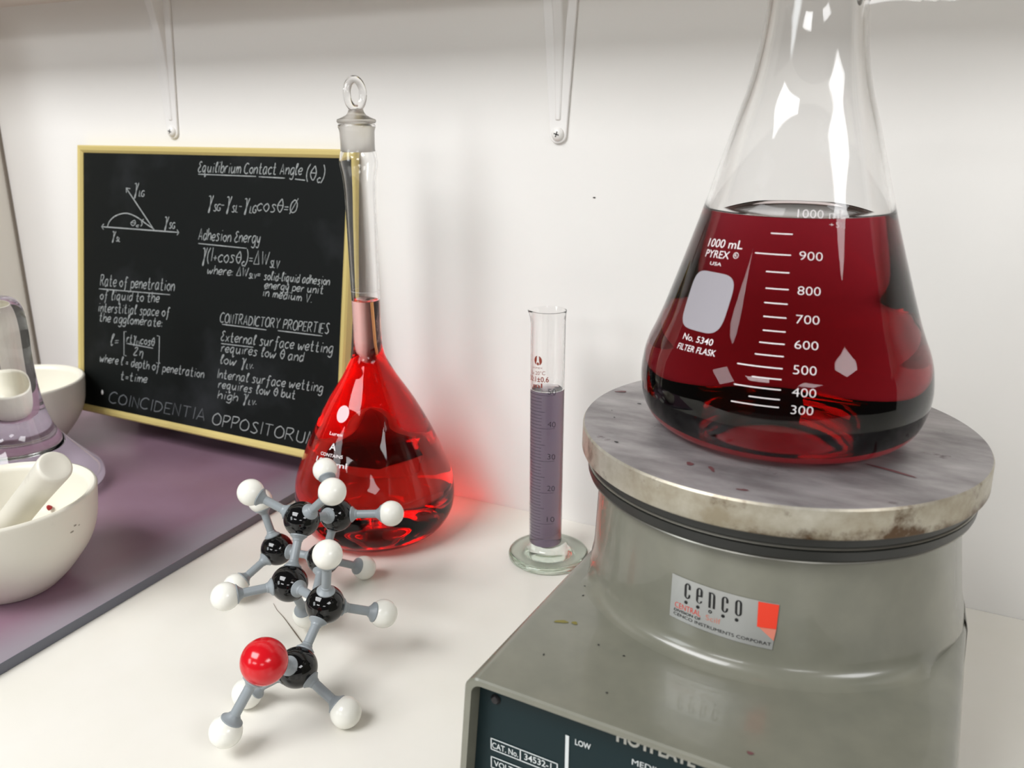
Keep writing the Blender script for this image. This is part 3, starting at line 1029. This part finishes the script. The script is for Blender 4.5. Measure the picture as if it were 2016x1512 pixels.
po, pi_ = shoulder(0), shoulder(.0031)
n = len(po)
b = MB()
vs = [(x, FY + .0006, z) for x, z in po] + [(x, BKY, z) for x, z in po] + [(x, FY, z - .0002 if z > .05 else z) for x, z in shoulder(.0006)] + [(x, FY, z) for x, z in pi_] + [(x, FY + .05, z) for x, z in pi_]
fs = []
for i in range(n - 1):
    fs.append((i, i + 1, n + i + 1, n + i))
    fs.append((2 * n + i, 2 * n + i + 1, i + 1, i))
    fs.append((3 * n + i, 3 * n + i + 1, 2 * n + i + 1, 2 * n + i))
    fs.append((4 * n + i, 4 * n + i + 1, 3 * n + i + 1, 3 * n + i))
fs.append(tuple(range(n, 2 * n)))
b.add(vs, fs)
# drum with flared foot (slightly off centre to the right at the foot)
rows = [(.0802, .1668, 0), (.0804, .160, .0002), (.0832, .1290, .0018), (.0840, .1235, .0021), (.0848, .1205, .0022), (.0862, .1178, .0023), (.0885, .1162, .0024), (.0915, .11555, .0024), (.0945, .1153, .0024)]
rows2 = [(.0750, .1180, .0023), (.0855, .1180, .0023), (.0857, .1170, .0023), (.0874, .1100, .0025), (.0886, .0900, .0026), (.0940, 0, .0028)]
sg = 144
vs = []
zc = {.1178: .1150, .1162: .1085, .11555: .1040, .1153: .1000}     # at the sides the drum wall runs straight down instead of flaring
for r, z, ox in rows:
    for k in range(sg):
        a = 2 * PI * k / sg
        f_ = max(0, min(1, (-math.sin(a) - .30) / .28))
        f_ = f_ * f_ * (3 - 2 * f_)
        re = r if r < .0856 else .0856 + (r - .0856) * f_
        ze = z * f_ + zc.get(z, z) * (1 - f_)
        vs.append((ox + re * math.cos(a), re * math.sin(a), ze))
fs = [(i * sg + k, i * sg + (k + 1) % sg, (i + 1) * sg + (k + 1) % sg, (i + 1) * sg + k) for i in range(len(rows) - 1) for k in range(sg)]
b.add(vs, fs)
# round rear of the base below the drum
vs, m_ = [], 72
for r, z, ox in rows2:
    vs += [(ox + r * math.cos(PI * k / m_), r * math.sin(PI * k / m_), z) for k in range(m_ + 1)]
b.add(vs, [(i * (m_ + 1) + k, i * (m_ + 1) + k + 1, (i + 1) * (m_ + 1) + k + 1, (i + 1) * (m_ + 1) + k) for i in range(4) for k in range(m_)])
b.obj('housing', ENAMEL, hp, auto=32, label='grey green enamelled housing')
DR = [(.0832, .129), (.0804, .160)]


def pd(phi, z, eps=.0003):
    a = math.radians(phi) - HPY
    r = r_at([(.0800, .1668), (.0804, .160), (.0832, .129), (.0840, .1235)], z) + eps
    ox = .0018 * max(0, min(1, (.160 - z) / .031))
    return (ox + r * math.cos(a), r * math.sin(a), z)


# sticker
b = MB()
nu, nv_ = 28, 4
for j in range(nv_ + 1):
    for i in range(nu + 1):
        s_, t_ = i / nu, j / nv_
        ph = (-107.44 + (-78.33 + 107.44) * s_) * (1 - t_) + (-107.21 + (-76.90 + 107.21) * s_) * t_
        z = (.12887 + (.12672 - .12887) * s_) * (1 - t_) + (.14752 + (.14591 - .14752) * s_) * t_
        b.v.append(pd(ph, z, .0003))
b.f = [(j * (nu + 1) + i, j * (nu + 1) + i + 1, (j + 1) * (nu + 1) + i + 1, (j + 1) * (nu + 1) + i) for j in range(nv_) for i in range(nu)]
b.m = [0] * len(b.f)
stk = b.obj('maker_sticker', STICKER, hp, recalc=False, label='silver foil maker sticker with red square')
p5 = lambda phi, z: pd(phi, z, .0005)
b = MB()


def outline_letter(mb, paths, phi, z, w, h):
    """letters of the logo built from thick vertical strokes; units 0..1"""
    for quad in paths:
        vs = [p5(phi + (x - .5) * w, z + y * h) for x, y in quad]
        mb.add(vs, [tuple(range(len(quad)))])


def ringpart(a0, a1, rx0, ry0, rx1, ry1, cx=.5, cy=.5, n=12):
    out = []
    for k in range(n):
        t0, t1 = math.radians(a0 + (a1 - a0) * k / n), math.radians(a0 + (a1 - a0) * (k + 1) / n)
        out.append([(cx + rx0 * math.cos(t0), cy + ry0 * math.sin(t0)), (cx + rx0 * math.cos(t1), cy + ry0 * math.sin(t1)), (cx + rx1 * math.cos(t1), cy + ry1 * math.sin(t1)), (cx + rx1 * math.cos(t0), cy + ry1 * math.sin(t0))])
    return out


def rect(x0, y0, x1, y1):
    return [(x0, y0), (x1, y0), (x1, y1), (x0, y1)]


top_ = ringpart(0, 180, .5, .22, .18, .16, cy=.78)
bot_ = ringpart(180, 360, .5, .22, .18, .16, cy=.22)
LC = [rect(0, .2, .34, .8)] + top_ + bot_ + [rect(.66, .62, 1, .8), rect(.72, .2, 1, .3)]
LE = [rect(0, .2, .34, .8)] + top_ + ringpart(180, 350, .5, .22, .24, .19, cy=.22) + [rect(.66, .5, 1, .8), rect(.3, .44, 1, .52)]
LN = [rect(0, 0, .34, 1)] + ringpart(0, 120, .5, .22, .18, .16, cy=.78) + [rect(.66, 0, 1, .8)]
LO = [rect(0, .2, .32, .8), rect(.68, .2, 1, .8)] + top_ + bot_
for L, ph, z in ((LC, -102.1, .1391), (LE, -98.5, .1389), (LN, -94.85, .1385), (LC, -91.2, .1383), (LO, -87.5, .1382)):
    outline_letter(b, L, ph, z, 1.85, .0066)
for k, (ph, z) in enumerate(((-102.4, .1374), (-98.8, .1372), (-95.2, .1369), (-91.6, .1366), (-87.9, .1364))):
    if k == 2:
        for q in ringpart(0, 360, .5, .5, .24, .24, n=16):
            b.add([p5(ph + (x - .5) * 1.05, z + (y - .5) * .0014) for x, y in q], [(0, 1, 2, 3)])
    else:
        vs = [p5(ph + .52 * math.cos(2 * PI * i / 14), z + .00072 * math.sin(2 * PI * i / 14)) for i in range(14)]
        b.add(vs, [tuple(range(14))])
text_flat(b, 'DIVISION OF', -106.0, .1321, -97.8, .1318, .0011, p5, bold=.01)
text_flat(b, 'CENCO INSTRUMENTS CORPORAT', -106.1, .1303, -78.7, .1283, .0013, p5, bold=0)
b.obj('printed_logo', INK, stk, smooth=False, recalc=False)
b = MB()
text_flat(b, 'CENTRAL', -105.8, .1337, -97.9, .1334, .0024, p5)
b.obj('red_print', ORANGE, stk, smooth=False, recalc=False)
b = MB()
q = [(-82.36, .1459), (-76.95, .1457), (-77.5, .1356), (-82.5, .1354)]
nn = 6
vs = []
for i in range(nn + 1):
    s_ = i / nn
    vs += [p5(q[0][0] + (q[1][0] - q[0][0]) * s_, q[0][1] + (q[1][1] - q[0][1]) * s_), p5(q[3][0] + (q[2][0] - q[3][0]) * s_, q[3][1] + (q[2][1] - q[3][1]) * s_)]
b.add(vs, [(2 * i, 2 * i + 1, 2 * i + 3, 2 * i + 2) for i in range(nn)])
b.obj('red_square', ORANGE, stk, smooth=False, recalc=False)
b = MB()
text_flat(b, 'Scilf', -96.4, .1330, -92.2, .1327, .0022, p5)
b.obj('faded_print', ORANGEDIM, stk, smooth=False, recalc=False)
b = MB()
vs = [p5(*u) for u in ((-82.0, .1353), (-77.5, .1355), (-78.1, .1306))]
b.add(vs, [(0, 1, 2)])
b.obj('faded_print', ORANGEDIM, stk, smooth=False, recalc=False)

# front control panel
PYF = FY + .0072
pp = shoulder(.0032)
vs = [(x, PYF, z) for x, z in pp] + [(x, PYF + .002, z) for x, z in pp]
fs = [tuple(range(n)), tuple(range(2 * n - 1, n - 1, -1))] + [(i, n + i, n + (i + 1) % n, (i + 1) % n) for i in range(n)]
cp = mesh('control_panel', vs, fs, PANEL, hp, smooth=False, label='dark teal control panel')
pf = lambda u, v: (u, PYF - .0003, v)
b = MB()


def frame_rect(x0, z0, x1, z1, w=.0005):
    for q in ((x0, z0, x1, z0 + w), (x0, z1 - w, x1, z1), (x0, z0, x0 + w, z1), (x1 - w, z0, x1, z1)):
        b.add([pf(q[0], q[1]), pf(q[2], q[1]), pf(q[2], q[3]), pf(q[0], q[3])], [(0, 1, 2, 3)])


frame_rect(-.0760, .0778, -.0455, .0836)
frame_rect(-.0760, .0688, -.0455, .0746)
for x, z0, z1 in ((-.0622, .0778, .0836), (-.0622, .0688, .0746)):
    b.add([pf(x - .00025, z0), pf(x + .00025, z0), pf(x + .00025, z1), pf(x - .00025, z1)], [(0, 1, 2, 3)])
b.add([pf(-.0425, .020), pf(-.0410, .020), pf(-.0410, .0984), pf(-.0425, .0984)], [(0, 1, 2, 3)])
text_flat(b, 'CAT. No.', -.0753, .0789, -.0632, .0791, .0028, pf, bold=.01)
text_flat(b, '34532-1', -.0604, .0793, -.0483, .0796, .0029, pf, bold=.01)
text_flat(b, 'VOLTS', -.0745, .0702, -.0640, .0702, .0028, pf, bold=.01)
text_flat(b, 'LOW', -.0384, .0956, -.0319, .0957, .0025, pf, bold=.015)
text_flat(b, 'MEDIUM', -.0153, .0962, -.0010, .0964, .0025, pf, bold=0)
b.obj('panel_lettering', PANELW, cp, smooth=False, recalc=False)
b = MB()
text_flat(b, 'HOTPLATE', -.0218, .1041, .0082, .1047, .0050, pf, bold=.035)
b.obj('panel_title', PANELG, cp, smooth=False, recalc=False, label='silver panel title')
sc = MB().lathe([(0, .0016), (.0014, .0014), (.0021, .0006), (.0022, 0)], 20).obj('panel_screw', mat('dark_screw', rgb(44, 42, 44), 0.4, metal=0.5), cp)
sc.location = (-.0735, PYF, .1030)
sc.rotation_euler = (PI / 2, 0, 0)

# spots and drips on the enamel and on the plate
top_place = lambda u, v: (u, v, ZB + .00025)
plate_place = lambda u, v: (u, v, .1905 + .0002)


def flat_blob(mb, place, x, y, rx, ry, ang=0, n=18, wob=.18, seed=1):
    rr = random.Random(seed)
    ph = [rr.uniform(0, 2 * PI) for _ in range(3)]
    vs = []
    for k in range(n):
        t = 2 * PI * k / n
        w = 1 + wob * (math.sin(2 * t + ph[0]) + math.sin(3 * t + ph[1]) * .7 + math.sin(5 * t + ph[2]) * .4)
        a, c_ = rx * math.cos(t) * w, ry * math.sin(t) * w
        vs.append(place(x + a * math.cos(ang) - c_ * math.sin(ang), y + a * math.sin(ang) + c_ * math.cos(ang)))
    mb.add(vs, [tuple(range(n))])


for q in ((-.0660, -.0880, .0026, .0012, 3), (-.0605, -.0862, .0014, .0010, 5)):
    b = MB()
    flat_blob(b, top_place, q[0], q[1], q[2], q[3], .4, seed=q[4])
    b.obj('yellow_stain', ENSPOT, hp, smooth=False, recalc=False)
b = MB()
flat_blob(b, top_place, .0258, -.1290, .0010, .0009, 0, seed=8)
b.obj('dried_drop', REDSPOT, hp, smooth=False, recalc=False)
b = MB()
for i, (x, y) in enumerate(((-.0690, -.0560), (-.0665, -.0640), (-.0450, -.0960), (-.0330, -.0980), (-.0300, -.1230), (-.0620, -.1130))):
    b = MB()
    flat_blob(b, top_place, x, y, .00055, .0004, i, 10, seed=20 + i)
    b.obj('paint_chip', BLACKSPOT, hp, smooth=False, recalc=False)
b = MB()
for i, (x, y, rx, ry, an) in enumerate(((-.0812, .0120, .0028, .0013, .7), (-.0205, -.0650, .0013, .0020, .2), (-.0112, -.0660, .0010, .0026, .5), (.0048, -.0802, .0022, .0008, .1), (.0520, -.0330, .0090, .0011, -.25))):
    b = MB()
    flat_blob(b, plate_place, x, y, rx, ry, an, 20, seed=40 + i)
    b.obj('red_stain', REDSPOT, hp, smooth=False, recalc=False)
b = MB()
for i, (x, y, rx) in enumerate(((-.0660, -.0020, .0010), (-.0600, .0030, .0008), (-.0690, -.0270, .0006), (-.0560, -.0565, .0011), (-.0480, -.0300, .0004), (-.0740, -.0180, .0004))):
    b = MB()
    flat_blob(b, plate_place, x, y, rx, rx * .6, i, 10, seed=60 + i)
    b.obj('burnt_speck', BLACKSPOT, hp, smooth=False, recalc=False)

# ------------------------------------------------------------------ molecular model
ATOM = {'A': (-.3435, .3795, .0787), 'B': (-.3455, .4168, .0653), 'C': (-.3986, .4121, .028), 'D': (-.3592, .4157, .0285), 'E': (-.3364, .3557, .0463), 'F': (-.2986, .3441, .0483), 'G': (-.2942, .3113, .0267), 'O': (-.2888, .2816, .0513),
        'hB1': (-.3702, .4371, .0862), 'hA1': (-.3154, .3777, .1046), 'hB2': (-.3108, .4321, .0671), 'hF1': (-.2905, .3398, .0856), 'hD1': (-.3475, .4461, .0088), 'hA2': (-.3768, .3707, .0944), 'hC1': (-.411, .4125, .0641), 'hE1': (-.36, .325, .0471),
        'hC2': (-.4079, .3786, .0131), 'hE2': (-.3407, .3731, .0125), 'hO': (-.3022, .2629, .0158), 'hG1': (-.2605, .3105, .0088), 'hG2': (-.3217, .2983, .0088), 'hF2': (-.2764, .3713, .0328), 'hC3': (-.4142, .4411, .0088), 'hD2': (-.3447, .3843, .0115)}
BONDS = [('C', 'D'), ('D', 'B'), ('B', 'A'), ('A', 'E'), ('E', 'F'), ('F', 'G'), ('G', 'O')] + [(k[1], k) for k in ATOM if k[0] == 'h']
ORG = Vector((-.335, .36, 0))
mm = thing('molecular_model', 'ball and stick molecule model with black, white and red balls on worktop', 'molecule model', ORG)
RAD = {'c': .0116, 'h': .00875, 'o': .0125}


def kind(k):
    return 'o' if k == 'O' else ('h' if k[0] == 'h' else 'c')


def uv_ball(r):
    return smooth_ball(r)


def ball_mesh(name, r, m):
    bm = bmesh.new()
    bmesh.ops.create_uvsphere(bm, u_segments=48, v_segments=32, radius=r)
    me = bpy.data.meshes.new(name)
    bm.to_mesh(me)
    bm.free()
    me.materials.append(m)
    me.polygons.foreach_set('use_smooth', [True] * len(me.polygons))
    return me


BALLS = {'c': ball_mesh('carbon_ball', RAD['c'], BLACKPL), 'h': ball_mesh('hydrogen_ball', RAD['h'], WHITEPL), 'o': ball_mesh('oxygen_ball', RAD['o'], REDPL)}
for k, p in ATOM.items():
    kd = kind(k)
    o = bpy.data.objects.new({'c': 'carbon_ball', 'h': 'hydrogen_ball', 'o': 'oxygen_ball'}[kd], BALLS[kd])
    COL.objects.link(o)
    o.parent = mm
    o.location = Vector(p) - ORG
    o['label'] = {'c': 'black ball', 'h': 'white ball', 'o': 'red ball'}[kd]
for a, c_ in BONDS:
    pa, pb = Vector(ATOM[a]), Vector(ATOM[c_])
    L = (pb - pa).length
    d = (pb - pa).normalized()
    ra_, rb_ = RAD[kind(a)], RAD[kind(c_)]
    RR = .0028

    def cap(rk, ball):
        s_ = math.sqrt(ball ** 2 - rk ** 2)
        return [(0, ball - .001), (rk * .6, s_ + .0002), (rk - .0003, s_ - .0002), (rk, s_ + .0001), (rk, s_ + .0008), (rk * .80, s_ + .0017), (rk * .62, s_ + .0028), (RR * 1.12, s_ + .0039), (RR, s_ + .0043)]

    RK = {'c': .0055, 'h': .0061, 'o': .0062}
    prof = cap(RK[kind(a)], ra_) + [(r, L - z) for r, z in reversed(cap(RK[kind(c_)], rb_))]
    o = MB().lathe(prof, 28).obj('bond_link', GREYPL, mm, auto=24)
    o.location = pa - ORG
    o.rotation_euler = d.to_track_quat('Z', 'Y').to_euler()
    o['label'] = 'grey plastic connector'

# ------------------------------------------------------------------ hair on the worktop
hr = MB().tube([(-.3842, .3886, .0004), (-.3761, .3832, .0004), (-.366, .3784, .0004), (-.3538, .3716, .0004), (-.3439, .3661, .0004), (-.3343, .3607, .0004)], [.0001, .00016, .00022, .0003, .0004, .0003], 8).obj('hair', HAIR)
tag(hr, 'fine dark hair lying on worktop under the molecule model', 'hair')
